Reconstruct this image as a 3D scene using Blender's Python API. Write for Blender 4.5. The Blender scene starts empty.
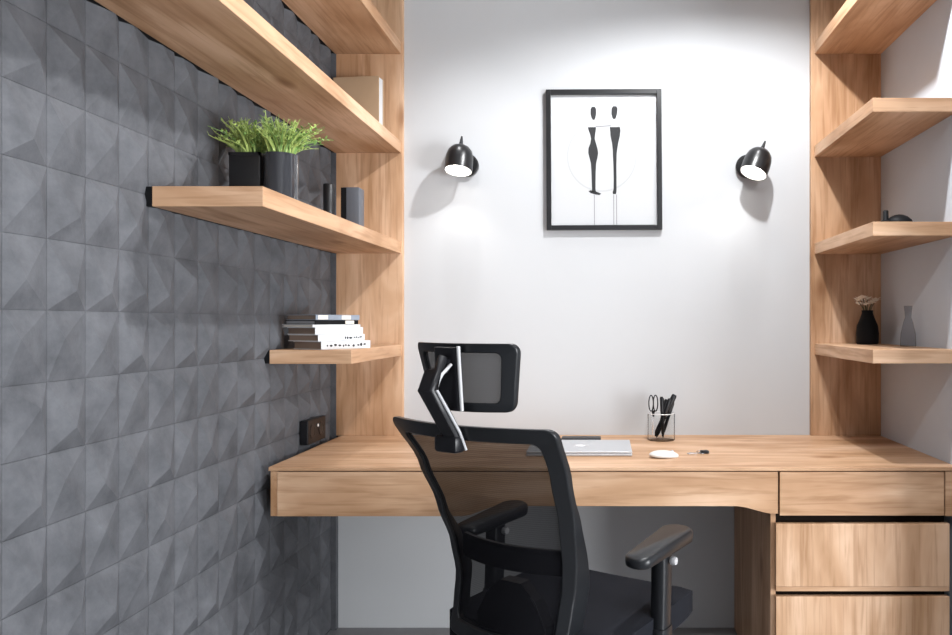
import bpy, bmesh, math, random
from mathutils import Vector, Matrix
random.seed(7)
S = bpy.context.scene
COL = S.collection
PI = math.pi
D = 2.984            # camera to back wall
F = 760.0            # focal length in pixels of the 952-wide frame

# ------------------------------------------------------------------ materials
def new_mat(name):
    m = bpy.data.materials.new(name); m.use_nodes = True
    nt = m.node_tree; b = nt.nodes['Principled BSDF']
    return m, nt, b

def plain(name, col, rough=0.5, metal=0.0, coat=0.0, bump=0.0, bscale=300, spec=.5, var=0.0):
    m, nt, b = new_mat(name)
    b.inputs['Base Color'].default_value = (*col, 1)
    b.inputs['Roughness'].default_value = rough
    b.inputs['Metallic'].default_value = metal
    b.inputs['Coat Weight'].default_value = coat
    if spec is not None: b.inputs['Specular IOR Level'].default_value = spec
    tc = nt.nodes.new('ShaderNodeTexCoord')
    n = nt.nodes.new('ShaderNodeTexNoise'); n.inputs['Scale'].default_value = bscale; n.inputs['Detail'].default_value = 3
    nt.links.new(tc.outputs['Object'], n.inputs['Vector'])
    if bump:
        bp = nt.nodes.new('ShaderNodeBump'); bp.inputs['Strength'].default_value = bump; bp.inputs['Distance'].default_value = .002
        nt.links.new(n.outputs['Fac'], bp.inputs['Height']); nt.links.new(bp.outputs['Normal'], b.inputs['Normal'])
    if var:
        n2 = nt.nodes.new('ShaderNodeTexNoise'); n2.inputs['Scale'].default_value = 6; n2.inputs['Detail'].default_value = 5
        nt.links.new(tc.outputs['Object'], n2.inputs['Vector'])
        r = nt.nodes.new('ShaderNodeValToRGB')
        r.color_ramp.elements[0].position = .3; r.color_ramp.elements[1].position = .7
        r.color_ramp.elements[0].color = (*[c*(1-var) for c in col], 1)
        r.color_ramp.elements[1].color = (*[min(1, c*(1+var)) for c in col], 1)
        nt.links.new(n2.outputs['Fac'], r.inputs['Fac']); nt.links.new(r.outputs['Color'], b.inputs['Base Color'])
    return m

def wood(name, axis, tint=1.0):
    """oak: fine stretched grain, broad tone bands, a few knots"""
    m, nt, b = new_mat(name)
    N, L = nt.nodes.new, nt.links.new
    tc = N('ShaderNodeTexCoord'); oi = N('ShaderNodeObjectInfo')
    add = N('ShaderNodeVectorMath'); add.operation = 'ADD'
    sc = N('ShaderNodeVectorMath'); sc.operation = 'SCALE'; sc.inputs['Scale'].default_value = 37.0
    comb = N('ShaderNodeCombineXYZ')
    for k in range(3): L(oi.outputs['Random'], comb.inputs[k])
    L(comb.outputs[0], sc.inputs[0]); L(tc.outputs['Object'], add.inputs[0]); L(sc.outputs[0], add.inputs[1])
    def mapped(along, cross):
        mp = N('ShaderNodeMapping'); s = [cross]*3; s['xyz'.index(axis)] = along
        mp.inputs['Scale'].default_value = s; L(add.outputs[0], mp.inputs['Vector']); return mp.outputs[0]
    def noise(v, scale, det, dist=0):
        n = N('ShaderNodeTexNoise'); n.inputs['Scale'].default_value = scale; n.inputs['Detail'].default_value = det
        n.inputs['Distortion'].default_value = dist; L(v, n.inputs['Vector']); return n.outputs['Fac']
    fine = noise(mapped(4.0, 75), 1.0, 6, .6)
    broad = noise(mapped(1.2, 7), 1.0, 4, 1.2)
    blotch = noise(mapped(3, 6), 1.0, 3, .5)
    def ramp(f, stops):
        r = N('ShaderNodeValToRGB'); e = r.color_ramp.elements
        e[0].position, e[0].color = stops[0][0], (*stops[0][1], 1)
        e[1].position, e[1].color = stops[-1][0], (*stops[-1][1], 1)
        for p, c in stops[1:-1]:
            x = e.new(p); x.color = (*c, 1)
        L(f, r.inputs['Fac']); return r.outputs['Color']
    t = tint
    c1 = ramp(broad, [(.30, (.38*t, .215*t, .112*t)), (.5, (.53*t, .330*t, .200*t)), (.70, (.67*t, .455*t, .310*t))])
    c2 = ramp(fine, [(.32, (.72, .65, .57)), (.52, (1, 1, 1)), (.8, (1.0, .98, .95))])
    c3 = ramp(blotch, [(.3, (.78, .70, .62)), (.58, (1, 1, 1))])
    def mul(a, c, fac=1.0):
        x = N('ShaderNodeMix'); x.data_type = 'RGBA'; x.blend_type = 'MULTIPLY'; x.inputs[0].default_value = fac
        L(a, x.inputs[6]); L(c, x.inputs[7]); return x.outputs[2]
    vor = N('ShaderNodeTexVoronoi'); vor.inputs['Scale'].default_value = 1.0; L(mapped(2.4, 5.2), vor.inputs['Vector'])
    kn = ramp(vor.outputs['Distance'], [(.0, (.30, .20, .13)), (.06, (.50, .38, .28)), (.17, (1, 1, 1))])
    col = mul(mul(mul(c1, c2, .8), c3, .8), kn, .8)
    L(col, b.inputs['Base Color'])
    b.inputs['Roughness'].default_value = .48; b.inputs['Specular IOR Level'].default_value = .35
    bp = N('ShaderNodeBump'); bp.inputs['Strength'].default_value = .12; bp.inputs['Distance'].default_value = .002
    L(fine, bp.inputs['Height']); L(bp.outputs['Normal'], b.inputs['Normal'])
    return m

def emit(name, col, strength):
    m, nt, b = new_mat(name)
    b.inputs['Base Color'].default_value = (*col, 1)
    b.inputs['Emission Color'].default_value = (*col, 1)
    b.inputs['Emission Strength'].default_value = strength
    return m

def see_through(name, col, opacity, rough=.8):
    """a fine woven net: part thread, part hole"""
    m, nt, b = new_mat(name)
    b.inputs['Base Color'].default_value = (*col, 1); b.inputs['Roughness'].default_value = rough; b.inputs['Specular IOR Level'].default_value = .08
    N, L = nt.nodes.new, nt.links.new
    tc = N('ShaderNodeTexCoord'); w = N('ShaderNodeTexWave'); w.inputs['Scale'].default_value = 60; w.bands_direction = 'Z'
    L(tc.outputs['Object'], w.inputs['Vector'])
    mr = N('ShaderNodeMapRange'); mr.inputs['To Min'].default_value = opacity-.02; mr.inputs['To Max'].default_value = opacity+.02
    L(w.outputs['Fac'], mr.inputs['Value'])
    tr = N('ShaderNodeBsdfTransparent'); mx = N('ShaderNodeMixShader')
    L(mr.outputs[0], mx.inputs[0]); L(tr.outputs[0], mx.inputs[1]); L(b.outputs[0], mx.inputs[2])
    L(mx.outputs[0], nt.nodes['Material Output'].inputs['Surface'])
    return m

def thin_glass(name, tint, gloss=.12, rough=.03):
    m, nt, b = new_mat(name)
    N, L = nt.nodes.new, nt.links.new
    tr = N('ShaderNodeBsdfTransparent'); tr.inputs[0].default_value = (*tint, 1)
    gl = N('ShaderNodeBsdfGlossy'); gl.inputs['Roughness'].default_value = rough
    lw = N('ShaderNodeLayerWeight'); lw.inputs['Blend'].default_value = gloss
    mx = N('ShaderNodeMixShader'); L(lw.outputs['Fresnel'], mx.inputs[0]); L(tr.outputs[0], mx.inputs[1]); L(gl.outputs[0], mx.inputs[2])
    L(mx.outputs[0], nt.nodes['Material Output'].inputs['Surface'])
    return m

def tile_mat():
    m, nt, b = new_mat('charcoal_relief_tile')
    N, L = nt.nodes.new, nt.links.new
    tc = N('ShaderNodeTexCoord')
    n1 = N('ShaderNodeTexNoise'); n1.inputs['Scale'].default_value = 14; n1.inputs['Detail'].default_value = 8; n1.inputs['Roughness'].default_value = .65
    n2 = N('ShaderNodeTexNoise'); n2.inputs['Scale'].default_value = 160; n2.inputs['Detail'].default_value = 4
    for n in (n1, n2): L(tc.outputs['Object'], n.inputs['Vector'])
    r = N('ShaderNodeValToRGB'); r.color_ramp.elements[0].position = .3; r.color_ramp.elements[1].position = .75
    r.color_ramp.elements[0].color = (.058, .060, .067, 1); r.color_ramp.elements[1].color = (.118, .121, .133, 1)
    L(n1.outputs['Fac'], r.inputs['Fac']); L(r.outputs['Color'], b.inputs['Base Color'])
    b.inputs['Roughness'].default_value = .7; b.inputs['Specular IOR Level'].default_value = .3
    bp = N('ShaderNodeBump'); bp.inputs['Strength'].default_value = .35; bp.inputs['Distance'].default_value = .0015
    L(n2.outputs['Fac'], bp.inputs['Height']); L(bp.outputs['Normal'], b.inputs['Normal'])
    return m

M = dict(
    woodx=wood('oak_grain_across', 'x'), woody=wood('oak_grain_deep', 'y'), woodz=wood('oak_grain_upright', 'z'),
    wall=plain('white_wall_paint', (.50, .508, .52), .85, bump=.05, bscale=90),
    wallr=plain('cool_grey_wall_paint', (.50, .53, .575), .85, bump=.05, bscale=90, var=.02),
    ceil=plain('ceiling_paint', (.6, .6, .6), .9),
    floor=plain('grey_floor', (.27, .27, .28), .5, bump=.05, bscale=40, var=.08),
    tile=tile_mat(),
    black=plain('black_plastic', (.008, .008, .010), .35, bump=.03, spec=.3),
    blackm=plain('matte_black', (.006, .006, .007), .55, spec=.15),
    lampblack=plain('black_lacquered_metal', (.008, .008, .009), .32),
    fabric=plain('black_fabric', (.010, .011, .015), .85, bump=.5, bscale=700, spec=.12),
    grey=plain('grey_plastic', (.42, .42, .43), .35),
    dgrey=plain('dark_grey_plastic', (.010, .011, .013), .32, spec=.35),
    chrome=plain('polished_steel', (.75, .75, .76), .22, 1.0),
    alu=plain('silver_aluminium', (.50, .51, .53), .4, .3),
    alul=plain('bright_emblem', (.9, .9, .91), .2, .3),
    white=plain('white_plastic', (.66, .65, .62), .4),
    paper=plain('white_paper', (.57, .575, .585), .8),
    paperd=plain('cream_page_edges', (.70, .64, .56), .85, bump=.4, bscale=500),
    ink=plain('black_ink', (.02, .02, .022), .7),
    inkl=plain('pale_grey_ink', (.49, .495, .50), .8),
    inkm=plain('mid_grey_ink', (.25, .25, .26), .8),
    potb=plain('matte_black_pot', (.006, .006, .007), .45),
    potg=plain('glossy_black_pot', (.03, .031, .036), .08, coat=.6),
    soil=plain('dark_soil', (.03, .02, .012), .95, bump=1, bscale=200),
    grass=plain('green_leaf', (.40, .52, .15), .5, var=.35),
    grassd=plain('deep_green_leaf', (.16, .29, .07), .55, var=.3),
    petal=plain('cream_petal', (.88, .78, .66), .7, var=.06),
    stem=plain('dry_stem', (.12, .11, .05), .7),
    shade_in=plain('white_lamp_lining', (.9, .9, .9), .5),
    bulb=emit('lit_bulb', (1, .96, .9), 9),
    downl=emit('lit_downlight', (1, .97, .93), 6),
    mesh=see_through('black_chair_net', (.007, .007, .009), .86),
    meshh=see_through('grey_chair_net', (.045, .045, .048), .90),
    glass=thin_glass('clear_glass', (.985, .99, .99), .045),
    framegl=thin_glass('picture_glass', (.97, .97, .97), .02, .05),
    smoke=thin_glass('smoky_glass', (.76, .77, .79), .06, .2),
    tin=plain('grey_tin', (.09, .095, .11), .4),
    brown=plain('brown_shaded_pages', (.22, .16, .12), .7, var=.15),  # brown page ends, with the shade of that side put into the colour
    bluegrey=plain('blue_grey_cover', (.22, .25, .30), .5, var=.3),
    dark=plain('recess_shade', (.012, .008, .006), .9, spec=.05),
    card=plain('tan_book_cover', (.42, .29, .18), .7, var=.1),
)

# ------------------------------------------------------------------ geometry helpers
def bm_new(): return bmesh.new()

def box(bm, x0, x1, y0, y1, z0, z1, bev=0.0, seg=2):
    g = bmesh.ops.create_cube(bm, size=1)
    vs = g['verts']
    for v in vs:
        v.co = Vector(((x0+x1)/2 + v.co.x*(x1-x0), (y0+y1)/2 + v.co.y*(y1-y0), (z0+z1)/2 + v.co.z*(z1-z0)))
    if bev:
        es = list({e for v in vs for e in v.link_edges})
        bmesh.ops.bevel(bm, geom=es, offset=bev, segments=seg, affect='EDGES', profile=.5)

def lathe(bm, prof, cx=0, cy=0, n=32, cap0=True, cap1=True, mat=None):
    """prof: (radius, z) list; optional 4x4 matrix applied"""
    rings = []
    for r, z in prof:
        ring = []
        for k in range(n):
            a = 2*PI*k/n
            p = Vector((cx + r*math.cos(a), cy + r*math.sin(a), z))
            if mat: p = mat @ Vector((r*math.cos(a), r*math.sin(a), z))
            ring.append(bm.verts.new(p))
        rings.append(ring)
    for a, b in zip(rings, rings[1:]):
        for k in range(n):
            bm.faces.new((a[k], a[(k+1) % n], b[(k+1) % n], b[k]))
    if cap0: bm.faces.new(list(reversed(rings[0])))
    if cap1: bm.faces.new(rings[-1])

def tube(bm, pts, rad, n=10, flat=None, closed=False):
    """round (or elliptical: flat=(w,h,up)) bar through points"""
    pts = [Vector(p) for p in pts]
    m = len(pts); rings = []
    rr = rad if isinstance(rad, (list, tuple)) else [rad]*m
    for i, p in enumerate(pts):
        a = pts[(i-1) % m] if (i or closed) else p
        b = pts[(i+1) % m] if (i < m-1 or closed) else p
        t = (b-a).normalized()
        up = Vector(flat[2]) if flat else (Vector((0, 0, 1)) if abs(t.z) < .95 else Vector((0, 1, 0)))
        s = t.cross(up).normalized(); u = s.cross(t).normalized()
        ring = []
        for k in range(n):
            an = 2*PI*(k+.5)/n
            w, h = (flat[0], flat[1]) if flat else (rr[i], rr[i])
            c, d = math.cos(an), math.sin(an)
            if flat:
                e = .45
                c = math.copysign(abs(c)**e, c); d = math.copysign(abs(d)**e, d)
            ring.append(bm.verts.new(p + s*c*w + u*d*h))
        rings.append(ring)
    R = list(zip(rings, rings[1:])) + ([(rings[-1], rings[0])] if closed else [])
    for a, b in R:
        for k in range(n):
            bm.faces.new((a[k], a[(k+1) % n], b[(k+1) % n], b[k]))
    if not closed:
        bm.faces.new(list(reversed(rings[0]))); bm.faces.new(rings[-1])

def prism(bm, pts, axis, a, b):
    """extrude a 2D outline along an axis: axis 'y': pts are (x,z); 'z': (x,y); 'x': (y,z)"""
    def P(p, q):
        return {'y': (p[0], q, p[1]), 'z': (p[0], p[1], q), 'x': (q, p[0], p[1])}[axis]
    lo = [bm.verts.new(P(p, a)) for p in pts]; hi = [bm.verts.new(P(p, b)) for p in pts]
    n = len(pts)
    bm.faces.new(lo); bm.faces.new(list(reversed(hi)))
    for k in range(n):
        bm.faces.new((lo[k], hi[k], hi[(k+1) % n], lo[(k+1) % n]))

def link(name, bm, mat, parent=None, origin=None, smooth=None, mats=None):
    """one mesh object. Shapes are given in the thing's own space when parented to a
    thing made with local=True, otherwise in room space."""
    bmesh.ops.recalc_face_normals(bm, faces=bm.faces[:])
    me = bpy.data.meshes.new(name)
    off = None
    if parent is not None:
        chain = Vector((0, 0, 0)); q = parent
        while q is not None:
            if not q.get('_local'): chain += q.location
            q = q.parent
        off = None if LOCAL.get(parent.name) else chain
    else:
        if origin is None:
            xs = [v.co.x for v in bm.verts]; ys = [v.co.y for v in bm.verts]; zs = [v.co.z for v in bm.verts]
            origin = Vector(((min(xs)+max(xs))/2, (min(ys)+max(ys))/2, min(zs)))
        off = Vector(origin)
    if off is not None: bmesh.ops.translate(bm, verts=bm.verts[:], vec=-off)
    bm.to_mesh(me); bm.free()
    o = bpy.data.objects.new(name, me); COL.objects.link(o)
    for mm in (mats or [mat]): me.materials.append(mm)
    if smooth:
        for p in me.polygons: p.use_smooth = True
        try: me.set_sharp_from_angle(angle=math.radians(smooth))
        except Exception: pass
    if parent is not None:
        o.parent = parent
        if LOCAL.get(parent.name): LOCAL[o.name] = True
    else: o.location = origin
    return o
LOCAL = {}

def thing(name, label, cat, loc, rotz=0, group=None, local=False):
    o = bpy.data.objects.new(name, None); COL.objects.link(o)
    o.empty_display_size = .05
    o.location = loc; o.rotation_euler = (0, 0, rotz); o['label'] = label; o['category'] = cat
    if group: o['group'] = group
    if local: LOCAL[o.name] = True
    return o

def tag(o, label, cat, group=None, kind=None):
    o['label'] = label; o['category'] = cat
    if group: o['group'] = group
    if kind: o['kind'] = kind
    return o

def structure(o, label=None):
    o['kind'] = 'structure'
    if label: o['label'] = label
    return o

# ------------------------------------------------------------------ the room
XL, XR = -1.058, 1.0876
ZC = 2.716
YB = -5.6; XF = 3.2; YN = -.90   # the room widens to the right in front of the niche

bm = bm_new(); box(bm, XL-.2, XF+.2, YB-.2, .2, -.12, 0); structure(link('floor', bm, M['floor'], origin=(0, 0, 0)), 'plain grey floor')
bm = bm_new(); box(bm, XL-.2, XF+.2, YB-.2, .2, ZC, ZC+.12); structure(link('ceiling', bm, M['ceil'], origin=(0, 0, 0)))
bm = bm_new(); box(bm, XL-.1, XR+.1, 0, .12, 0, ZC); structure(link('wall_back', bm, M['wall'], origin=(0, 0, 0)), 'smooth pale wall behind the desk')
bm = bm_new(); box(bm, XR, XR+.1, YN, 0, 0, ZC); structure(link('wall_right', bm, M['wallr'], origin=(0, 0, 0)), 'cool grey side wall carrying the right shelves')
bm = bm_new(); box(bm, XR+.1, XF, YN, YN+.1, 0, ZC); structure(link('wall_return', bm, M['wall'], origin=(0, 0, 0)))
bm = bm_new(); box(bm, XL-.1, XF+.1, YB-.1, YB, 0, ZC); structure(link('wall_rear', bm, M['wall'], origin=(0, 0, 0)))
# side wall with an unseen wide window, kept low to spare the upper tiles light
wy0, wy1, wz0, wz1 = -4.4, -2.2, .05, 1.62
bm = bm_new()
box(bm, XF, XF+.1, YB, wy0, 0, ZC); box(bm, XF, XF+.1, wy1, YN+.1, 0, ZC)
box(bm, XF, XF+.1, wy0, wy1, 0, wz0); box(bm, XF, XF+.1, wy0, wy1, wz1, ZC)
structure(link('wall_side', bm, M['wall'], origin=(0, 0, 0)))
wf = bm_new(); wm = (wy0+wy1)/2
for a, b in ((wy0, wy0+.05), (wy1-.05, wy1), (wm-.03, wm+.03)): box(wf, XF+.02, XF+.08, a, b, wz0, wz1)
box(wf, XF+.02, XF+.08, wy0, wy1, wz0, wz0+.05); box(wf, XF+.02, XF+.08, wy0, wy1, wz1-.05, wz1)
structure(link('window_1', wf, M['white'], origin=(0, 0, 0)))

# left wall: rows of off-centre pyramids, nine tiles of 0.136 m from the floor to eye level
TH, TW, Y0 = .1368, .1083, -1.537
bm = bm_new()
ncol_lo, ncol_hi = -26, 15
rng = random.Random(21)
apexes = [(.30, .40, .019), (.62, .66, .020), (.34, .66, .018), (.60, .34, .021), (.22, .58, .019), (.48, .30, .021)]
for i in range(ncol_lo, ncol_hi):
    ya, yb = Y0+i*TW, Y0+(i+1)*TW
    if ya >= 0: continue
    for j in range(20):
        za, zb = max(0, j*TH-.009), min(ZC, (j+1)*TH-.009)
        u, v, h = apexes[rng.randrange(6)]
        u += rng.uniform(-.03, .03); v += rng.uniform(-.03, .03)
        g = .0004
        yb2 = min(yb, 0.0)
        c = [Vector((XL, ya+g, za+g)), Vector((XL, yb2-g, za+g)), Vector((XL, yb2-g, zb-g)), Vector((XL, ya+g, zb-g))]
        ap = Vector((XL+h, ya+(yb2-ya)*u, za+(zb-za)*v))
        vs = [bm.verts.new(p + Vector((.0006, 0, 0))) for p in c]; a = bm.verts.new(ap)
        bs = [bm.verts.new(p - Vector((.004, 0, 0))) for p in c]
        for k in range(4):
            bm.faces.new((vs[k], vs[(k+1) % 4], a))
            bm.faces.new((vs[k], bs[k], bs[(k+1) % 4], vs[(k+1) % 4]))
box(bm, XL-.1, XL-.002, YB, 0, 0, ZC)
structure(link('wall_left', bm, M['tile'], origin=(0, 0, 0)), 'charcoal wall of raised pyramid relief tiles')

bm = bm_new(); box(bm, XL, -1.0355, -.026, 0, 0, ZC)
structure(link('trim_1', bm, M['tile'], origin=(0, 0, 0)))

# ------------------------------------------------------------------ oak panels and shelves
PT = .022
bm = bm_new(); box(bm, XL+.004, -.776, -PT, 0, 0.757, ZC, .0015)
tag(link('wood_panel', bm, M['woodz']), 'tall upright oak board on the back wall beside the dark tiles, behind the left shelves', 'wall panel')
bm = bm_new(); box(bm, .8145, XR, -PT, 0, 0.757, ZC, .0015)
tag(link('wood_panel', bm, M['woodz']), 'tall upright oak board on the back wall at the right, behind the right shelves', 'wall panel')

def shelf(x0, x1, ylen, z0, z1, label, group):
    bm = bm_new(); box(bm, x0, x1, -ylen, -PT, z0, z1, .0015)
    o = tag(link('wall_shelf', bm, None, mats=[M['woody'], M['woodx']]), label, 'shelf', group)
    for p in o.data.polygons:
        if abs(p.normal.y) > .7: p.material_index = 1
    if x0 < 0:
        bm = bm_new(); box(bm, XL, x0-.0005, -ylen+.001, -PT-.006, z0+.001, z1-.001); link('shadow_gap_rail', bm, M['blackm'], o)  # black bar stands in for the shadow gap between shelf and tiles
    return o
LX, RX = -.783, .828
gl, gr = 'oak shelves on the tiled left wall', 'oak shelves on the right wall'
shelf(-1.040, LX, 1.95, 2.244, 2.290, 'long oak shelf, topmost on the left tiled wall', gl)
shelf(-1.040, LX, 1.95, 1.858, 1.903, 'long oak shelf directly over the green potted grass, running out of view', gl)
shelf(-1.040, LX, D-1.756, 1.467, 1.514, 'mid length oak shelf carrying the potted grasses', gl)
shelf(-1.040, LX, D-2.376, 1.069, 1.1124, 'short oak shelf carrying the stack of books, lowest on the left', gl)
shelf(RX, XR, .66, 2.244, 2.290, 'oak shelf, topmost on the right wall', gr)
shelf(RX, XR, .66, 1.843, 1.886, 'empty short oak shelf on the right wall, second from the top', gr)
shelf(RX, XR, .66, 1.464, 1.507, 'short oak shelf on the right wall with the low black ornament on it', gr)
shelf(RX, XR, .66, 1.073, 1.116, 'short oak shelf on the right wall with the black flower vase, lowest on the right', gr)

# ------------------------------------------------------------------ desk
YF = -.665; ZT = .757; SF = F/(D+YF)
zz = lambda y: 1.2-(y-322)/SF
xx = lambda x: (x-602)/SF
bm = bm_new(); box(bm, -1.018, XR, YF, -.001, .7455, ZT, .0012)
tag(link('worktop', bm, M['woodx']), 'long oak worktop spanning the niche from tiled wall to grey wall', 'worktop')

dk = thing('drawer_unit', 'wide shallow oak drawer front with a grip cut-out under the worktop', 'drawer unit', (-.24, YF, .6065))
zb, zc, zt = .6065, .6375, .742
XA, XB = -.992, .5375
out = [(XA, zb), (xx(462), zb), (xx(470), zb+.004), (xx(490), zc-.004), (xx(498), zc), (xx(738), zc), (xx(746), zc-.004), (xx(764), zb+.012), (xx(771), zb+.008), (XB, zb+.008), (XB, zt), (XA, zt)]
bm = bm_new(); prism(bm, out, 'y', YF+.003, YF+.022); link('drawer_front', bm, M['woodx'], dk)
bm = bm_new(); box(bm, -1.013, -.994, YF+.003, -.001, zb, .7445, .001); link('end_panel', bm, M['woody'], dk)
bm = bm_new(); box(bm, XA, .517, YF+.022, -.03, .642, .652); link('drawer_bottom', bm, M['woodx'], dk)

pd = thing('drawer_pedestal', 'oak drawer pedestal holding up the right end of the worktop', 'drawer unit', (.8, YF, 0))
bm = bm_new(); box(bm, .519, .535, YF+.023, -.001, 0, .7445, .001); link('side_panel', bm, M['woodz'], pd)
bm = bm_new(); box(bm, .535, 1.06, YF+.035, -.01, .0, .7445); link('carcass', bm, M['dark'], pd)  # near-black body: shade of the drawer gaps is put into its colour
bm = bm_new(); box(bm, 1.0495, XR, YF+.003, YF+.022, .6065, .7435, .0008); link('filler_strip', bm, M['woodx'], pd)
def drawer(x0, x1, z0, z1, m, lip):
    bm = bm_new(); box(bm, x0, x1, YF+.003, YF+.022, z0, z1, .0008)
    d = link('drawer', bm, m, pd)
    if lip:
        bm = bm_new(); box(bm, x0, x1, YF+.004, YF+.034, z0-.0145, z0-.0008, .0008); link('grip_rail', bm, M['woodx'], d)
drawer(.5435, 1.0455, .6085, .742, M['woodx'], False)
drawer(.532, 1.062, zz(587), zz(524), M['woodz'], True)
drawer(.532, 1.062, zz(660), zz(597), M['woodz'], True)
drawer(.532, 1.062, .025, zz(670), M['woodz'], False)

# ------------------------------------------------------------------ picture
pic = thing('picture_frame', 'black framed print of two slender silhouettes hung on the back wall', 'picture', (.01, 0, 1.56), math.radians(0), local=True)
pic.rotation_euler = (0, math.radians(-.35), 0)
W2, H = .2255, .548
bw, dp = .0185, .022
bm = bm_new()
box(bm, -W2, -W2+bw, -dp, 0, 0, H, .001); box(bm, W2-bw, W2, -dp, 0, 0, H, .001)
box(bm, -W2+bw, W2-bw, -dp, 0, 0, bw, .001); box(bm, -W2+bw, W2-bw, -dp, 0, H-bw, H, .001)
link('frame', bm, M['lampblack'], pic)
bm = bm_new(); box(bm, -W2+bw, W2-bw, -.008, -.003, bw, H-bw); pr = link('print', bm, M['paper'], pic)
def fx(x): return (x-275)/550*130/255.5*1.0
def fz(y): return (612-y)/635*150/255.5
def flat_shape(bm, pts, y=-.0085, mid=0):
    c = [bm.verts.new((fx(p[0]), y, fz(p[1]))) for p in pts]
    bm.faces.new(c)
def mirror_shape(cx, prof):
    return [(cx+a, y) for a, b, y in prof] + [(cx+b, y) for a, b, y in reversed(prof)]
bm = bm_new()
flat_shape(bm, mirror_shape(231, [(-6, 6, 90), (-12, 11, 100), (-12, 11, 122), (-8, 8, 136), (-3, 4, 145)]))
flat_shape(bm, mirror_shape(229, [(-22, 12, 176), (-20, 12, 186), (-13, 9, 205), (-9, 7, 225), (-12, 12, 245), (-20, 18, 265), (-21, 21, 285), (-16, 18, 305), (-10, 12, 330), (-8, 10, 370), (-7, 9, 410), (-6, 9, 440), (-8, 10, 450)]))
flat_shape(bm, [(208, 447), (216, 443), (238, 447), (262, 458), (254, 464), (236, 461), (216, 455)])
flat_shape(bm, mirror_shape(320, [(-6, 8, 88), (-12, 13, 98), (-13, 11, 120), (-9, 6, 136), (-5, 3, 142)]))
flat_shape(bm, mirror_shape(322, [(-22, 20, 176), (-21, 23, 190), (-19, 20, 215), (-13, 13, 245), (-10, 8, 275), (-10, 6, 290), (-8, 5, 340), (-7, 5, 400), (-8, 5, 440), (-12, 4, 452), (-10, 2, 460)]))
link('silhouette', bm, M['ink'], pr)
bm = bm_new()
for pts in [[(a, 462), (b, 462), (b, 592), (a, 592)] for a, b in ((231, 234), (313, 316), (325, 328))] + [[(240, 172), (305, 168), (305, 172), (240, 176)]]:
    bm = bm_new(); flat_shape(bm, pts, -.0084); link('drawn_line', bm, M['inkm'], pr)
bm = bm_new()
ring = [(math.cos(2*PI*k/48), math.sin(2*PI*k/48)) for k in range(48)]
o_ = [bm.verts.new((fx(265+148*c), -.0082, fz(300+150*s))) for c, s in ring]
i_ = [bm.verts.new((fx(265+142*c), -.0082, fz(300+144*s))) for c, s in ring]
for k in range(48): bm.faces.new((o_[k], o_[(k+1) % 48], i_[(k+1) % 48], i_[k]))
link('faint_circle', bm, M['inkl'], pr)
bm = bm_new(); box(bm, -W2+bw, W2-bw, -.0135, -.012, bw, H-bw); link('glass_pane', bm, M['framegl'], pic)

# ------------------------------------------------------------------ wall lamps
def wall_lamp(px_shade, py_shade, px_disc, py_disc, tilt, lean, label):
    Z = D-.085
    cx, cz = (px_shade-602)*Z/F, 1.2+(322-py_shade)*Z/F
    dx, dz = (px_disc-602)*(D-.02)/F, 1.2+(322-py_disc)*(D-.02)/F
    t = thing('wall_lamp', label, 'wall lamp', (dx, 0, dz), group='black wall lamps', local=True)
    bm = bm_new()
    rot = Matrix.Rotation(PI/2, 4, 'X')
    lathe(bm, [(.040, 0), (.0445, .004), (.0445, .020), (.040, .024)], mat=rot, n=36)
    link('wall_plate', bm, M['lampblack'], t, smooth=35)
    sx, sz, sy = cx-dx, cz-dz, -.088
    bm = bm_new(); tube(bm, [(0, -.02, 0), (sx*.3, -.042, sz*.3+.004), (sx*.8, sy+.03, sz+.012)], .008)
    link('arm', bm, M['lampblack'], t, smooth=40)
    mt = Matrix.Translation((sx, sy, sz)) @ Matrix.Rotation(math.radians(tilt), 4, 'Y') @ Matrix.Rotation(math.radians(lean), 4, 'X')
    prof = [(.0525, -.046), (.0530, -.01), (.0515, .014), (.046, .034), (.035, .049), (.018, .059), (.007, .062)]
    bm = bm_new(); lathe(bm, prof, mat=mt, n=40, cap0=False)
    inner = [(r-.003 if r > .01 else .003, z-(.003 if z > .04 else 0)) for r, z in prof]
    sh = link('lamp_shade', bm, M['lampblack'], t, smooth=50)
    bm = bm_new(); lathe(bm, inner, mat=mt, n=40, cap0=False)
    link('shade_lining', bm, M['shade_in'], sh, smooth=50)
    bm = bm_new(); lathe(bm, [(.009, .060), (.007, .072), (.005, .086), (.0035, .098)], mat=mt, n=14)
    link('finial', bm, M['dgrey'], t, smooth=50)
    bm = bm_new(); lathe(bm, [(.010, .020), (.018, .0), (.024, -.016), (.021, -.030), (.010, -.038)], mat=mt, n=24)
    link('bulb', bm, M['bulb'], t, smooth=60)
    ld = bpy.data.lights.new('wall_lamp_beam', 'SPOT'); ld.energy = 2.4; ld.color = (1, .98, .95)
    ld.spot_size = math.radians(118); ld.spot_blend = .6; ld.shadow_soft_size = .02
    lo = bpy.data.objects.new('wall_lamp_beam', ld); COL.objects.link(lo); lo.parent = t
    lo.matrix_local = mt @ Matrix.Translation((0, 0, -.044))
    return t
wall_lamp(459.5, 160, 467, 165, 3, -14, 'black dome wall lamp left of the framed print, shade hanging straight')
wall_lamp(757, 163, 747.5, 166, 22, -14, 'black dome wall lamp right of the framed print, shade tipped sideways')

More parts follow.
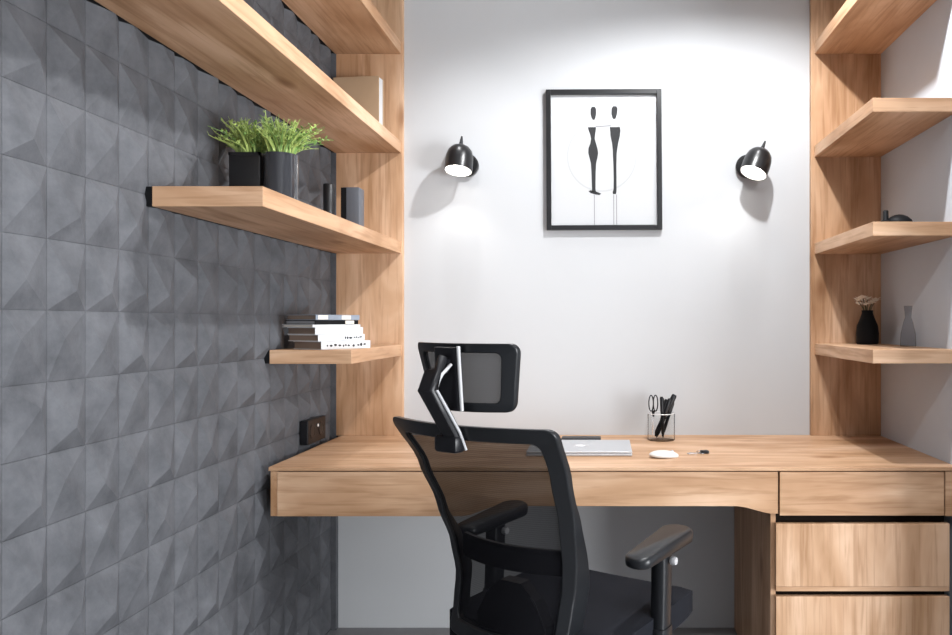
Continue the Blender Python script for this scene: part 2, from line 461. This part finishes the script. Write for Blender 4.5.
# ------------------------------------------------------------------ things on the left shelves
def grass_pot(cx, cy, round_, label, nb, seed, m_pot, rad, h):
    t = thing('potted_grass', label, 'plant', (cx, cy, 1.514), group='potted grasses on the shelf', local=True)
    bm = bm_new()
    if round_:
        lathe(bm, [(rad*.92, 0), (rad, .004), (rad, h), (rad-.004, h), (rad-.005, h-.012)], n=40)
    else:
        box(bm, -rad, rad, -rad, rad, 0, h-.006, .004)
        for a in ((-rad, -rad+.005, -rad, rad), (rad-.005, rad, -rad, rad), (-rad, rad, -rad, -rad+.005), (-rad, rad, rad-.005, rad)):
            box(bm, a[0], a[1], a[2], a[3], h-.008, h)
    link('pot', bm, m_pot, t, smooth=40)
    bm = bm_new(); lathe(bm, [(rad*.85, h-.008), (rad*.5, h-.003), (.002, h-.001)], n=20); link('soil', bm, M['soil'], t)
    r = random.Random(seed); bm = bm_new()
    for k in range(nb):
        a = r.uniform(0, 2*PI); rr = rad*.8*math.sqrt(r.random())
        p0 = Vector((rr*math.cos(a), rr*math.sin(a), h-.004))
        a2 = a + r.uniform(-.7, .7); lean = r.uniform(.15, 1.25)*(.30+.8*rr/rad); L = r.uniform(.050, .114)*(1.0 if r.random() < .85 else 1.12)
        dr = Vector((math.cos(a2), math.sin(a2), 0)); dr.x *= (.12 if dr.x*(-.901-cx) > 0 else 1.15); w = r.uniform(.0022, .0042)
        side = Vector((-dr.y, dr.x, .001)).lerp(Vector((r.uniform(-1, 1), r.uniform(-1, 1), 0)), .5).normalized()*w
        prev = None; mi = 0 if r.random() < .7 else 1
        for s in range(5):
            f = s/4
            p = p0 + dr*(L*lean*f**1.5) + Vector((0, 0, L*(f - .42*lean*f*f)))
            p.x = max(p.x, XL+.024-cx)
            wd = side*(1-f*.85)*(1.0 if s else .6)
            q = (bm.verts.new(p-wd), bm.verts.new(p+wd + Vector((0, 0, .0008))))
            if prev:
                fc = bm.faces.new((prev[0], prev[1], q[1], q[0])); fc.material_index = mi
            prev = q
        # small leaflets along the stem
        for s in range(6):
            f = r.uniform(.25, .95); p = p0 + dr*(L*lean*f**1.5) + Vector((0, 0, L*(f-.42*lean*f*f)))
            b_ = r.uniform(0, 2*PI); v = Vector((math.cos(b_)*.8, math.sin(b_), r.uniform(.3, 1))).normalized()*r.uniform(.009, .017)
            sd = v.cross(Vector((0, 0, 1))).normalized()*.0032
            pts = [p, p+v*.5+sd, p+v, p+v*.5-sd]
            for q_ in pts: q_.x = max(q_.x, XL+.024-cx)
            fc = bm.faces.new([bm.verts.new(q_) for q_ in pts]); fc.material_index = mi
    lf = link('leaves', bm, None, t, mats=[M['grass'], M['grassd']])
    md = lf.modifiers.new('thick', 'SOLIDIFY'); md.thickness = .0006
grass_pot(-.945, -.935, False, 'bushy green grass in a matte black square pot on the shelf, nearer the tiled wall', 230, 3, M['potb'], .042, .135)
grass_pot(-.857, -.955, True, 'bushy green grass in a glossy black round pot, at the shelf edge beside the matte pot', 230, 9, M['potg'], .043, .132)

bm = bm_new(); lathe(bm, [(.016, 0), (.0185, .003), (.0185, .150), (.016, .153), (.014, .150), (.014, .02)], cx=-.925, cy=-.41, n=28, cap1=True)
bmesh.ops.translate(bm, verts=bm.verts[:], vec=(0, 0, 1.514))
tag(link('candle_holder', bm, M['potb'], smooth=40), 'slim black upright holder on the shelf in front of the dark tiles', 'holder', 'dark holders at the back of the shelf')
bm = bm_new()
box(bm, -.902, -.842, -.35, -.29, 1.514, 1.668, .004)
t = link('storage_tin', bm, M['tin'], smooth=30)
tag(t, 'grey upright tin with a black edge on the shelf in front of the oak panel', 'tin', 'dark holders at the back of the shelf')
bm = bm_new(); box(bm, -.905, -.886, -.3505, -.3495, 1.516, 1.666); box(bm, -.905, -.9025, -.348, -.292, 1.516, 1.666)
link('black_edge', bm, M['blackm'], t, smooth=30)

# leaning book on the long shelf above
bk = thing('leaning_book', 'tan covered book standing against the oak panel on the long shelf', 'book', (-.93, -.06, 1.903), math.radians(-7), local=True)
bm = bm_new(); box(bm, -.095, .088, -.030, -.027, 0, .232, .001); box(bm, -.095, .088, .013, .016, 0, .232, .001); box(bm, -.095, -.092, -.030, .016, 0, .232, .001)
link('cover', bm, M['card'], bk)
bm = bm_new(); box(bm, -.092, .084, -.027, .013, .003, .229); link('pages', bm, M['paper'], bk)

# stack of books
ang = math.radians(-29)
def book(z0, z1, w, l, dx, dy, da, cov, pages, label, name='book', marks=None, band=None):
    # local: x from -w..0 (towards the tiled wall), y from 0..l along the bright side
    t = thing(name, label, 'book', (-.900+dx, -.588+dy, z0), ang+math.radians(da), group='books stacked on the low shelf', local=True)
    h = z1-z0; c = .0022
    bm = bm_new()
    box(bm, -w, 0, 0, l, 0, c, .0006); box(bm, -w, 0, 0, l, h-c, h, .0006); box(bm, -c, 0, 0, l, c*.5, h-c*.5)
    link('cover', bm, cov, t)
    bm = bm_new(); box(bm, -w+.003, -c, .003, l-.003, c, h-c); link('pages', bm, pages, t)
    if marks:
        bm = bm_new(); r = random.Random(marks[0])
        y = marks[1]
        while y < marks[2]:
            ww = r.uniform(.005, .014); hh = h*r.uniform(.25, .5)
            zc_ = h*r.uniform(.42, .55); n = 7
            pts = [(y+ww/2+ww/2*math.cos(2*PI*k/n)*r.uniform(.7, 1.1), zc_+hh/2*math.sin(2*PI*k/n)*r.uniform(.7, 1.1)) for k in range(n)]
            prism(bm, pts, 'x', -.0002, .0006); y += ww*r.uniform(1.1, 1.9)
        link('spine_print', bm, M['ink'], t)
    if band:
        for a, b in band:
            bm = bm_new(); box(bm, -.0002, .0006, a, b, h*.12, h*.88); link('spine_band', bm, M['paperd'], t)
z = 1.1124
book(z, z+.026, .13, .205, .018, -.008, 0, M['paper'], M['brown'], 'white spined book with dark print, at the bottom of the stack', marks=(4, .02, .19)); z += .0262
book(z, z+.021, .135, .20, .006, -.002, 2, M['paper'], M['brown'], 'white spined book, second from the bottom of the stack', marks=(8, .11, .19)); z += .0212
book(z, z+.023, .135, .195, -.004, .0, -1, M['paper'], M['brown'], 'plain white spined book in the middle of the stack'); z += .0232
book(z, z+.009, .14, .20, -.010, -.006, 1, M['paper'], M['paperd'], 'thin white booklet sticking out under the magazines'); z += .0092
book(z, z+.014, .13, .19, -.004, .0, 4, M['blackm'], M['inkm'], 'dark covered magazine just under the top of the stack', 'magazine', band=[(.13, .17)]); z += .0142
book(z, z+.017, .13, .19, -.003, .002, 3, M['bluegrey'], M['brown'], 'blue grey magazine with pale patches, on top of the stack', 'magazine', band=[(.01, .05), (.11, .15)])

# socket on the tiles
so = thing('wall_socket', 'black double socket on the tiled wall just above the worktop', 'socket', (XL+.0235, -.255, .77), local=True)
bm = bm_new(); box(bm, -.018, .012, -.085, .085, 0, .085, .004); link('socket_plate', bm, M['black'], so)
for yy in (-.042, .042):
    bm = bm_new(); lathe(bm, [(.026, 0), (.026, .0015), (.018, .0016), (.017, .0008)], mat=Matrix.Translation((.012, yy, .043)) @ Matrix.Rotation(PI/2, 4, 'Y'), n=24)
    link('socket_ring', bm, M['dgrey'], so, smooth=30)
bm = bm_new(); lathe(bm, [(.0055, 0), (.0055, .003), (.003, .004)], mat=Matrix.Translation((.0135, 0.0, .060)) @ Matrix.Rotation(PI/2, 4, 'Y'), n=16)
link('indicator', bm, M['white'], so, smooth=30)

# ------------------------------------------------------------------ things on the right shelves
orn = thing('ornament', 'low humped black ornament with a short stub on the right shelf', 'ornament', (.935, -.56, 1.507), local=True)
bm = bm_new(); lathe(bm, [(.040, 0), (.043, .006), (.038, .018), (.027, .028), (.014, .034), (.003, .036)], cx=.012, n=28)
link('body', bm, M['blackm'], orn, smooth=60)
bm = bm_new(); lathe(bm, [(.020, 0), (.020, .014), (.010, .018), (.0085, .020), (.0085, .046), (.006, .049)], cx=-.030, n=20)
link('stub', bm, M['blackm'], orn, smooth=40)

va = thing('flower_vase', 'black bottle shaped vase holding small cream flowers on the lowest right shelf', 'vase', (1.0, -.12, 1.116), local=True)
bm = bm_new(); lathe(bm, [(.036, 0), (.0405, .005), (.0415, .04), (.038, .07), (.026, .10), (.020, .118), (.021, .128), (.017, .128), (.016, .11)], n=32)
link('vase_body', bm, M['blackm'], va, smooth=50)
r = random.Random(5)
bm = bm_new(); bs = bm_new()
heads = [(-.036, .0, .166), (-.020, -.01, .176), (.002, .005, .172), (.022, -.004, .162), (-.012, -.014, .150), (-.026, .01, .152), (.034, .006, .168), (-.008, .012, .163), (.012, -.012, .156), (-.030, -.008, .172)]
for hx, hy, hz in heads:
    tube(bs, [(hx*.15, hy*.15, .10), (hx*.5, hy*.5, .138), (hx, hy, hz)], .0014, 6)
    for k in range(9):
        a = 2*PI*k/9; ca, sa = math.cos(a), math.sin(a)
        p = Vector((hx, hy, hz)); up = .004*r.uniform(.3, 1.6); L = r.uniform(.014, .020)
        pts = [p, p+Vector((ca*L*.6-sa*.007, sa*L*.6+ca*.007, up)), p+Vector((ca*L, sa*L, up*1.6)), p+Vector((ca*L*.6+sa*.007, sa*L*.6-ca*.007, up))]
        bm.faces.new([bm.verts.new(q) for q in pts])
    lathe(bm, [(.005, -.003), (.006, .003), (.003, .008)], mat=Matrix.Translation((hx, hy, hz)), n=10)
fl = link('flowers', bm, M['petal'], va); md = fl.modifiers.new('thick', 'SOLIDIFY'); md.thickness = .001
link('stems', bs, M['stem'], va, smooth=60)

bm = bm_new(); lathe(bm, [(.024, .0), (.026, .004), (.024, .045), (.016, .082), (.010, .100), (.012, .125), (.014, .140)], cx=1.055, cy=-.365, n=28, cap1=False)
bmesh.ops.translate(bm, verts=bm.verts[:], vec=(0, 0, 1.116))
tag(link('glass_bottle', bm, M['smoke'], smooth=50), 'slim smoky grey glass bottle against the grey wall, right of the flower vase', 'bottle')

# ------------------------------------------------------------------ things on the desk
lp = thing('laptop', 'closed silver laptop on the desk behind the office chair', 'laptop', (-.075, -.355, ZT), math.radians(0), local=True)
bm = bm_new(); box(bm, -.175, .175, -.125, .125, .001, .0095, .003); link('base', bm, M['alu'], lp)
bm = bm_new(); box(bm, -.175, .175, -.125, .125, .0105, .0165, .0025); lid = link('lid', bm, M['alu'], lp)
bm = bm_new(); lathe(bm, [(.019, .0165), (.018, .0169), (.001, .0169)], cx=.0, n=24); link('emblem', bm, M['alul'], lid)
bm = bm_new(); box(bm, -.15, .15, .121, .127, .004, .012, .001); link('hinge', bm, M['dgrey'], lp)

bm = bm_new(); box(bm, -.152, -.004, -.175, -.105, ZT, ZT+.012, .004)
tag(link('phone', bm, M['black'], smooth=30), 'flat black phone lying on the desk behind the laptop', 'phone')

ms = thing('computer_mouse', 'white computer mouse on the desk in front of the glass of pens', 'mouse', (.203, -.495, ZT), math.radians(-78), local=True)
bm = bm_new()
g = bmesh.ops.create_uvsphere(bm, u_segments=28, v_segments=16, radius=1)
for v in bm.verts:
    z_ = v.co.z
    v.co = Vector((v.co.x*.030*(1-.08*v.co.y), v.co.y*.050, max(z_, -.25)*.017 + .006 + .003*(-v.co.y)))
link('shell', bm, M['white'], ms, smooth=60)
bm = bm_new(); lathe(bm, [(.005, -.0025), (.006, -.001), (.006, .001), (.005, .0025)], mat=Matrix.Translation((0, .028, .0165)) @ Matrix.Rotation(PI/2, 4, 'Y'), n=14)
link('scroll_wheel', bm, M['grey'], ms, smooth=60)

ks = thing('key_bunch', 'small bunch of metal keys with a dark fob lying right of the mouse', 'keys', (.318, -.43, ZT), math.radians(8), local=True)
def key(a, m, L=.048):
    bm = bm_new(); mt = Matrix.Rotation(a, 4, 'Z')
    lathe(bm, [(.009, .001), (.0095, .0025), (.009, .004)], mat=mt @ Matrix.Translation((-.018, 0, 0)), n=18)
    b2 = [( -.010, -.0028), (-.018+L, -.0028), (-.015+L, 0), (-.018+L, .0028), (.012, .0045), (.009, .0028), (-.010, .0028)]
    lo = [bm.verts.new(mt @ Vector((x, y, .0012))) for x, y in b2]; hi = [bm.verts.new(mt @ Vector((x, y, .0035))) for x, y in b2]
    bm.faces.new(lo); bm.faces.new(hi)
    for k in range(len(b2)): bm.faces.new((lo[k], lo[(k+1) % 7], hi[(k+1) % 7], hi[k]))
    link('key', bm, m, ks)
key(PI+.25, M['chrome']); key(PI-.35, M['chrome'], .042); key(PI-.05, M['alu'])
bm = bm_new(); tube(bm, [(.012+.011*math.cos(2*PI*k/20), .011*math.sin(2*PI*k/20), .0055+.003*math.sin(2*PI*k/20)) for k in range(20)], .0011, 6, closed=True)
link('key_ring', bm, M['chrome'], ks, smooth=60)
bm = bm_new(); box(bm, .014, .042, -.010, .014, .001, .011, .004); link('fob', bm, M['black'], ks, smooth=40)

# glass of pens
GX, GY, GR, GH = .223, -.125, .051, .100
bm = bm_new(); lathe(bm, [(GR-.002, .0), (GR, .003), (GR, GH), (GR-.0022, GH), (GR-.0022, .008), (.001, .008)], cx=GX, cy=GY, n=40, cap1=False)
bmesh.ops.translate(bm, verts=bm.verts[:], vec=(0, 0, ZT))
gt = tag(link('pen_glass', bm, M['glass'], smooth=40), 'clear glass tumbler holding black pens at the back of the desk', 'pen holder')
bm = bm_new(); tube(bm, [(GX+(GR-.001)*math.cos(2*PI*k/40), GY+(GR-.001)*math.sin(2*PI*k/40), ZT+GH) for k in range(40)], .0013, 6, closed=True)
link('rim_glint', bm, M['alul'], gt, smooth=60)  # pale ring paints the bright glint along the clear glass edge
def pen(bx, by, tx, ty, tz, rad, label, cap=M['black'], body=M['blackm']):
    b0 = Vector((GX+bx, GY+by, ZT+.0125)); t0 = Vector((GX+tx, GY+ty, ZT+tz))
    d = (t0-b0).normalized(); L = (t0-b0).length
    t = thing('pen', label, 'pen', b0, group='black pens in the glass')
    q = d.to_track_quat('Z', 'Y').to_matrix().to_4x4(); mt = Matrix.Translation(b0) @ q
    bm = bm_new(); lathe(bm, [(.0012, 0), (rad*.8, .014), (rad, .02), (rad, L*.62)], mat=mt, n=14); link('barrel', bm, body, t, smooth=40)
    bm = bm_new(); lathe(bm, [(rad*1.12, L*.62), (rad*1.12, L-.006), (rad*.8, L)], mat=mt, n=14); link('cap', bm, cap, t, smooth=40)
    # clip
    s = q @ Vector((rad+.002, 0, 0))
    bm = bm_new(); tube(bm, [b0+d*(L-.004)+s*.6, b0+d*(L-.006)+s*1.25, b0+d*(L*.72)+s*1.15], .0011, 6); link('clip', bm, M['dgrey'], t)
pen(-.024, .000, .050, -.004, .170, .0092, 'thick black marker leaning furthest right in the glass')
pen(-.020, -.026, .030, -.030, .158, .0072, 'black pen leaning right in the glass, in front of the thick marker')
pen(-.010, .026, .022, .026, .150, .0068, 'black pen in the glass between the upright pen and the leaning ones, at the back')
pen(.004, -.034, -.002, -.040, .166, .0062, 'tall upright black pen in the glass, next to the scissors')
pen(.004, .012, .046, .016, .140, .0062, 'shortest black pen in the glass, behind the thick leaning marker')
sc_ = thing('scissors', 'black handled scissors standing at the left side of the glass', 'scissors', (GX-.034, GY, ZT+.0125), local=True)
bm = bm_new()
prism(bm, [(-.001, 0), (.002, 0), (.009, .085), (.001, .085)], 'y', -.0022, -.0004); prism(bm, [(.001, .001), (.004, .001), (.003, .085), (-.005, .085)], 'y', .0004, .0022)
link('blades', bm, M['chrome'], sc_)
for s in (-1, 1):
    bm = bm_new()
    tube(bm, [(.004+s*(.0085)+.0085*math.cos(2*PI*k/22), s*.002, .125+.030*math.sin(2*PI*k/22)) for k in range(22)], .0024, 8, closed=True)
    tube(bm, [(.004-s*.001, s*.0014, .075), (.004+s*.004, s*.002, .098)], .0034, 8)
    link('handle', bm, M['black'], sc_, smooth=60)

# ------------------------------------------------------------------ office chair (local: +y is where it faces)
ch = thing('office_chair', 'black mesh office chair with headrest and armrests turned towards the desk', 'chair', (-.087, -(D-2.0), 0), math.radians(-31), local=True)
def lerp_tab(tab, z):
    if z <= tab[0][0]: return tab[0][1]
    for (a, p), (b, q) in zip(tab, tab[1:]):
        if z <= b:
            f = (z-a)/(b-a); f = f*f*(3-2*f)*.5+f*.5
            return p+(q-p)*f
    return tab[-1][1]
BY = [(.44, -.245), (.50, -.228), (.58, -.215), (.65, -.226), (.75, -.262), (.86, -.312), (.975, -.385)]
BW = [(.44, .170), (.55, .177), (.65, .190), (.75, .206), (.86, .220), (.975, .237)]
def back_pt(u, z, off=0):
    w = lerp_tab(BW, z); c = .055 if z > .8 else .045+.01*(z-.44)/.36
    return Vector((-.02+u*w, lerp_tab(BY, z) - .05 + c*u*u + off, z))
def ring_outline(z0, z1, n=14, ru=.16, rz=.035):
    """rounded rectangle in (u,z)"""
    out = []
    for cu, cz, a0 in ((1-ru, z1-rz, 0), (-1+ru, z1-rz, 90), (-1+ru, z0+rz, 180), (1-ru, z0+rz, 270)):
        for k in range(7):
            a = math.radians(a0+15*k); out.append((cu+ru*math.cos(a), cz+rz*math.sin(a)))
    # subdivide the straight runs
    full = []
    for i, p in enumerate(out):
        q = out[(i+1) % len(out)]; L = math.hypot((q[0]-p[0])*.2, q[1]-p[1]); m = max(1, int(L/.022))
        for s in range(m): full.append((p[0]+(q[0]-p[0])*s/m, p[1]+(q[1]-p[1])*s/m))
    return full
def frame_band(pt, z0, z1, mu, mz, th, ru, rz, bev=.004):
    """a flat band following the outline of a curved back, thickness th(z)"""
    o = ring_outline(z0, z1, ru=ru, rz=rz)
    zc_ = (z0+z1)/2
    inn = [(u*(1-mu), zc_+(z-zc_)*(1-mz)) for u, z in o]
    bm = bm_new(); n = len(o)
    A = [bm.verts.new(pt(u, z, 0)) for u, z in o]; B = [bm.verts.new(pt(u, z, 0)) for u, z in inn]
    A2 = [bm.verts.new(pt(u, z, th(z))) for u, z in o]; B2 = [bm.verts.new(pt(u, z, min(th(z), .02))) for u, z in inn]
    for k in range(n):
        j = (k+1) % n
        bm.faces.new((A[k], A[j], B[j], B[k])); bm.faces.new((A2[k], B2[k], B2[j], A2[j]))
        bm.faces.new((A[k], A2[k], A2[j], A[j])); bm.faces.new((B[k], B[j], B2[j], B2[k]))
    return bm, inn
def net_panel(pt, z0, z1, mu, mz, off, nu=16, nz=20):
    zc_ = (z0+z1)/2; hz = (z1-z0)/2*(1-mz)
    bm = bm_new(); g = [[bm.verts.new(pt((-1+2*i/nu)*(1-mu), zc_+hz*(-1+2*j/nz), off)) for i in range(nu+1)] for j in range(nz+1)]
    for j in range(nz):
        for i in range(nu): bm.faces.new((g[j][i], g[j][i+1], g[j+1][i+1], g[j+1][i]))
    return bm
thk = lambda z: .020 + (.046*max(0, min(1, (.80-z)/.22)))
bm, inn = frame_band(back_pt, .44, .977, .165, .125, thk, .09, .022)
o = link('back_frame', bm, M['dgrey'], ch, smooth=60)
md = o.modifiers.new('round', 'BEVEL'); md.width = .0035; md.segments = 3; md.limit_method = 'ANGLE'; md.angle_limit = math.radians(50)
bm = net_panel(back_pt, .44, .975, .12, .085, .008); link('back_net', bm, M['mesh'], ch, smooth=80)
# lumbar support and lower back plate
bm = bm_new()
for z0, z1, uu, oo in ((.615, .672, .80, .034),):
    nu = 18; R = []
    for k in range(nu+1):
        u = -uu+2*uu*k/nu; a = back_pt(u, (z0+z1)/2, oo); R.append(a)
    tube(bm, R, .01, 12, flat=(.009, .030, (0, 0, 1)))
link('lumbar_support', bm, M['black'], ch, smooth=50)
bm = bm_new()
pts = [(-.095, .40), (.095, .40), (.10, .50), (.07, .555), (.03, .59), (-.03, .59), (-.07, .555), (-.10, .50)]
prism(bm, pts, 'y', -.25, -.215)
link('back_bracket', bm, M['black'], ch)
# headrest
HB = lambda z: (-.395 + (1.154-z)*.16)
def head_pt(u, z, off=0):
    w = .147-.030*(1.154-z)/.152
    return Vector((-.022+u*w, HB(z) - .035 + .045*u*u + off, z))
bm, inn = frame_band(head_pt, 1.004, 1.154, .21, .27, lambda z: .016, .12, .022)
o = link('headrest_frame', bm, M['dgrey'], ch, smooth=60)
md = o.modifiers.new('round', 'BEVEL'); md.width = .003; md.segments = 3; md.limit_method = 'ANGLE'; md.angle_limit = math.radians(50)
bm = net_panel(head_pt, 1.004, 1.152, .15, .18, .007, 14, 8); link('headrest_net', bm, M['meshh'], ch, smooth=80)
yb = HB(1.08)-.035
bm = bm_new(); tube(bm, [(-.022, yb-.012+(.07-.0)*0, 1.012), (-.022, yb-.016, 1.08), (-.022, yb-.022, 1.146)], .01, 12, flat=(.034, .010, (0, 1, 0)))
hp = link('headrest_plate', bm, M['black'], ch, smooth=40)
bm = bm_new(); tube(bm, [(.012, yb-.014, 1.010), (.012, yb-.020, 1.08), (.012, yb-.026, 1.148)], .0045, 8); link('plate_edge', bm, M['grey'], hp, smooth=60)
neck = [(-.012, -.420, .925), (-.012, -.440, .965), (-.014, -.472, 1.012), (-.016, -.506, 1.060), (-.018, -.486, 1.092), (-.020, -.458, 1.110), (-.022, -.424, 1.112)]
bm = bm_new(); tube(bm, neck, .01, 12, flat=(.021, .013, (0, 1, .3)))
nk = link('headrest_arm', bm, M['black'], ch, smooth=40)
bm = bm_new(); tube(bm, [(p[0]+.023, p[1]+.002, p[2]) for p in neck[:-1]], .0035, 8); link('arm_edge', bm, M['grey'], nk, smooth=60)
bm = bm_new(); box(bm, -.052, .012, -.452, -.418, .920, .957, .008); link('headrest_mount', bm, M['black'], ch, smooth=40)
# seat
def cushion(bm, x0, x1, y0, y1, z0, z1, nx=16, ny=16):
    """pillowed slab"""
    def P(i, j, top):
        a = -1+2*i/nx; b = -1+2*j/ny
        k = max(abs(a), abs(b)); edge = (1-k**8)
        rx = (x1-x0)/2*(a*(1-.055*b**4*abs(a))); ry = (y1-y0)/2*(b*(1-.055*a**4*abs(b)))
        zt = z1-.018*(k**6) - .012*max(0, b)**3 + .006*abs(a)**2
        return Vector(((x0+x1)/2+rx, (y0+y1)/2+ry, zt if top else z0+.012*k**6))
    T = [[bm.verts.new(P(i, j, True)) for i in range(nx+1)] for j in range(ny+1)]
    B = [[bm.verts.new(P(i, j, False)) for i in range(nx+1)] for j in range(ny+1)]
    for j in range(ny):
        for i in range(nx):
            bm.faces.new((T[j][i], T[j][i+1], T[j+1][i+1], T[j+1][i])); bm.faces.new((B[j][i], B[j+1][i], B[j+1][i+1], B[j][i+1]))
    loop = [(0, i) for i in range(nx)] + [(j, nx) for j in range(ny)] + [(ny, i) for i in range(nx, 0, -1)] + [(j, 0) for j in range(ny, 0, -1)]
    for k in range(len(loop)):
        a, b = loop[k], loop[(k+1) % len(loop)]
        bm.faces.new((T[a[0]][a[1]], B[a[0]][a[1]], B[b[0]][b[1]], T[b[0]][b[1]]))
bm = bm_new(); cushion(bm, -.228, .256, -.235, .262, .395, .486)
o = link('seat', bm, M['fabric'], ch, smooth=70)
bm = bm_new(); box(bm, -.225, .225, -.215, .225, .372, .398, .012); link('seat_shell', bm, M['black'], ch, smooth=40)
# armrests
for s in (-1, 1):
    bm = bm_new()
    pts = []
    n = 10
    L0, L1, hw0, hw1 = -.128, .140, .034, .044
    outl = []
    for k in range(n+1):
        a = PI*k/n; outl.append((hw1*math.cos(a), L1-.035+.035*math.sin(a)))
    for k in range(n+1):
        a = PI+PI*k/n; outl.append((hw0*math.cos(a), L0+.028+.028*math.sin(a)))
    m = len(outl); rows = []
    for dz, sc in ((.632, .86), (.636, .97), (.650, 1.0), (.658, .97), (.662, .88)):
        rows.append([bm.verts.new((s*.262+x*sc, y*(.6+.4*sc)+(0), dz + .010*(y/.14)*(1 if dz > .64 else .6))) for x, y in outl])
    for a, b in zip(rows, rows[1:]):
        for k in range(m): bm.faces.new((a[k], a[(k+1) % m], b[(k+1) % m], b[k]))
    bm.faces.new(rows[0]); bm.faces.new(rows[-1])
    pad = link('armrest_pad', bm, M['dgrey'], ch, smooth=50)
    bm = bm_new(); tube(bm, [(s*.262, .012, .44), (s*.262, .018, .54), (s*.262, .020, .638)], .01, 14, flat=(.020, .026, (0, 1, 0)))
    link('armrest_post', bm, M['dgrey'], ch, smooth=40)
    bm = bm_new(); tube(bm, [(s*.262, .012, .33), (s*.262, .012, .40), (s*.262, .013, .45)], .01, 14, flat=(.023, .030, (0, 1, 0)))
    tube(bm, [(s*.262, .012, .345), (s*.20, .012, .338), (s*.08, .012, .345)], .01, 12, flat=(.030, .012, (0, 0, 1)))
    link('armrest_sleeve', bm, M['dgrey'], ch, smooth=40)
    bm = bm_new(); lathe(bm, [(.010, -.007), (.011, .0), (.009, .007)], mat=Matrix.Translation((s*.262+.030, .026, .612)) @ Matrix.Rotation(PI/2, 4, 'Y'), n=16)
    link('adjusting_button', bm, M['grey'], ch, smooth=40)
# mechanism, column, star base, castors
bm = bm_new(); box(bm, -.10, .10, -.14, .12, .325, .374, .012); box(bm, -.06, .06, -.27, -.10, .33, .42, .012); link('tilt_mechanism', bm, M['black'], ch, smooth=40)
bm = bm_new(); lathe(bm, [(.032, .10), (.032, .22), (.022, .225), (.022, .33)], n=24); link('gas_column', bm, M['chrome'], ch, smooth=40)
for k in range(5):
    a = 2*PI*k/5+.3; c, s = math.cos(a), math.sin(a)
    bm = bm_new(); tube(bm, [(c*.02, s*.02, .115), (c*.16, s*.16, .100), (c*.30, s*.30, .078)], [.026, .020, .015], 12)
    leg = link('base_leg', bm, M['black'], ch, smooth=50)
    bm = bm_new(); mt = Matrix.Translation((c*.30, s*.30, .0275)) @ Matrix.Rotation(a+.9, 4, 'Z') @ Matrix.Rotation(PI/2, 4, 'X')
    lathe(bm, [(.022, -.024), (.0272, -.020), (.0272, -.006), (.018, -.004), (.018, .004), (.0272, .006), (.0272, .020), (.022, .024)], mat=mt, n=24)
    tube(bm, [(c*.30, s*.30, .03), (c*.30, s*.30, .075)], .006, 8)
    link('castor', bm, M['blackm'], leg, smooth=40)

# ------------------------------------------------------------------ lights
def downlight(x, y, energy, size=110, blend=.5, tgt=None, soft=.03, col=(.97, .985, 1.0)):
    ld = bpy.data.lights.new('ceiling_spot', 'SPOT'); ld.energy = energy; ld.color = col
    ld.spot_size = math.radians(size); ld.spot_blend = blend; ld.shadow_soft_size = soft
    o = bpy.data.objects.new('ceiling_spot', ld); COL.objects.link(o); o.location = (x, y, ZC-.03)
    if tgt: o.rotation_euler = (Vector(tgt)-o.location).to_track_quat('-Z', 'Y').to_euler()
    return o
downlight(-.53, -.36, 21, 80, 1.0)
downlight(.60, -.36, 21, 80, 1.0)
downlight(.40, -.90, 98, 150, .4)
downlight(.25, -2.6, 66, 150, .4)  # unseen lamp added behind to brighten the low tiles and desk front

al = bpy.data.lights.new('window_daylight', 'AREA'); al.shape = 'RECTANGLE'; al.size = wy1-wy0; al.size_y = wz1-wz0
al.energy = 270; al.color = (.95, .975, 1.0)
ao = bpy.data.objects.new('window_daylight', al); COL.objects.link(ao); ao.location = (XF+.12, (wy0+wy1)/2, (wz0+wz1)/2)
ao.rotation_euler = (PI/2, 0, PI/2)

w = bpy.data.worlds.new('World'); S.world = w; w.use_nodes = True
w.node_tree.nodes['Background'].inputs[0].default_value = (.85, .92, 1, 1)
w.node_tree.nodes['Background'].inputs[1].default_value = .4

# ------------------------------------------------------------------ camera
cd = bpy.data.cameras.new('Camera'); cam = bpy.data.objects.new('Camera', cd); COL.objects.link(cam)
cam.location = (0, -D, 1.2); cam.rotation_euler = (PI/2, 0, 0)
cd.sensor_width = 36; cd.sensor_fit = 'HORIZONTAL'; cd.lens = 36*F/952
cd.shift_x = -(602-476)/952; cd.shift_y = (322-317.5)/952
cd.clip_start = .05
S.camera = cam
S.view_settings.view_transform = 'Standard'; S.view_settings.look = 'None'
S.view_settings.gamma = 1; S.view_settings.exposure = 0.2; S.view_settings.use_curve_mapping = False
S.cycles.max_bounces = 10; S.cycles.diffuse_bounces = 6; S.cycles.transparent_max_bounces = 16
S.cycles.use_denoising = True
S.cycles.sample_clamp_indirect = 4
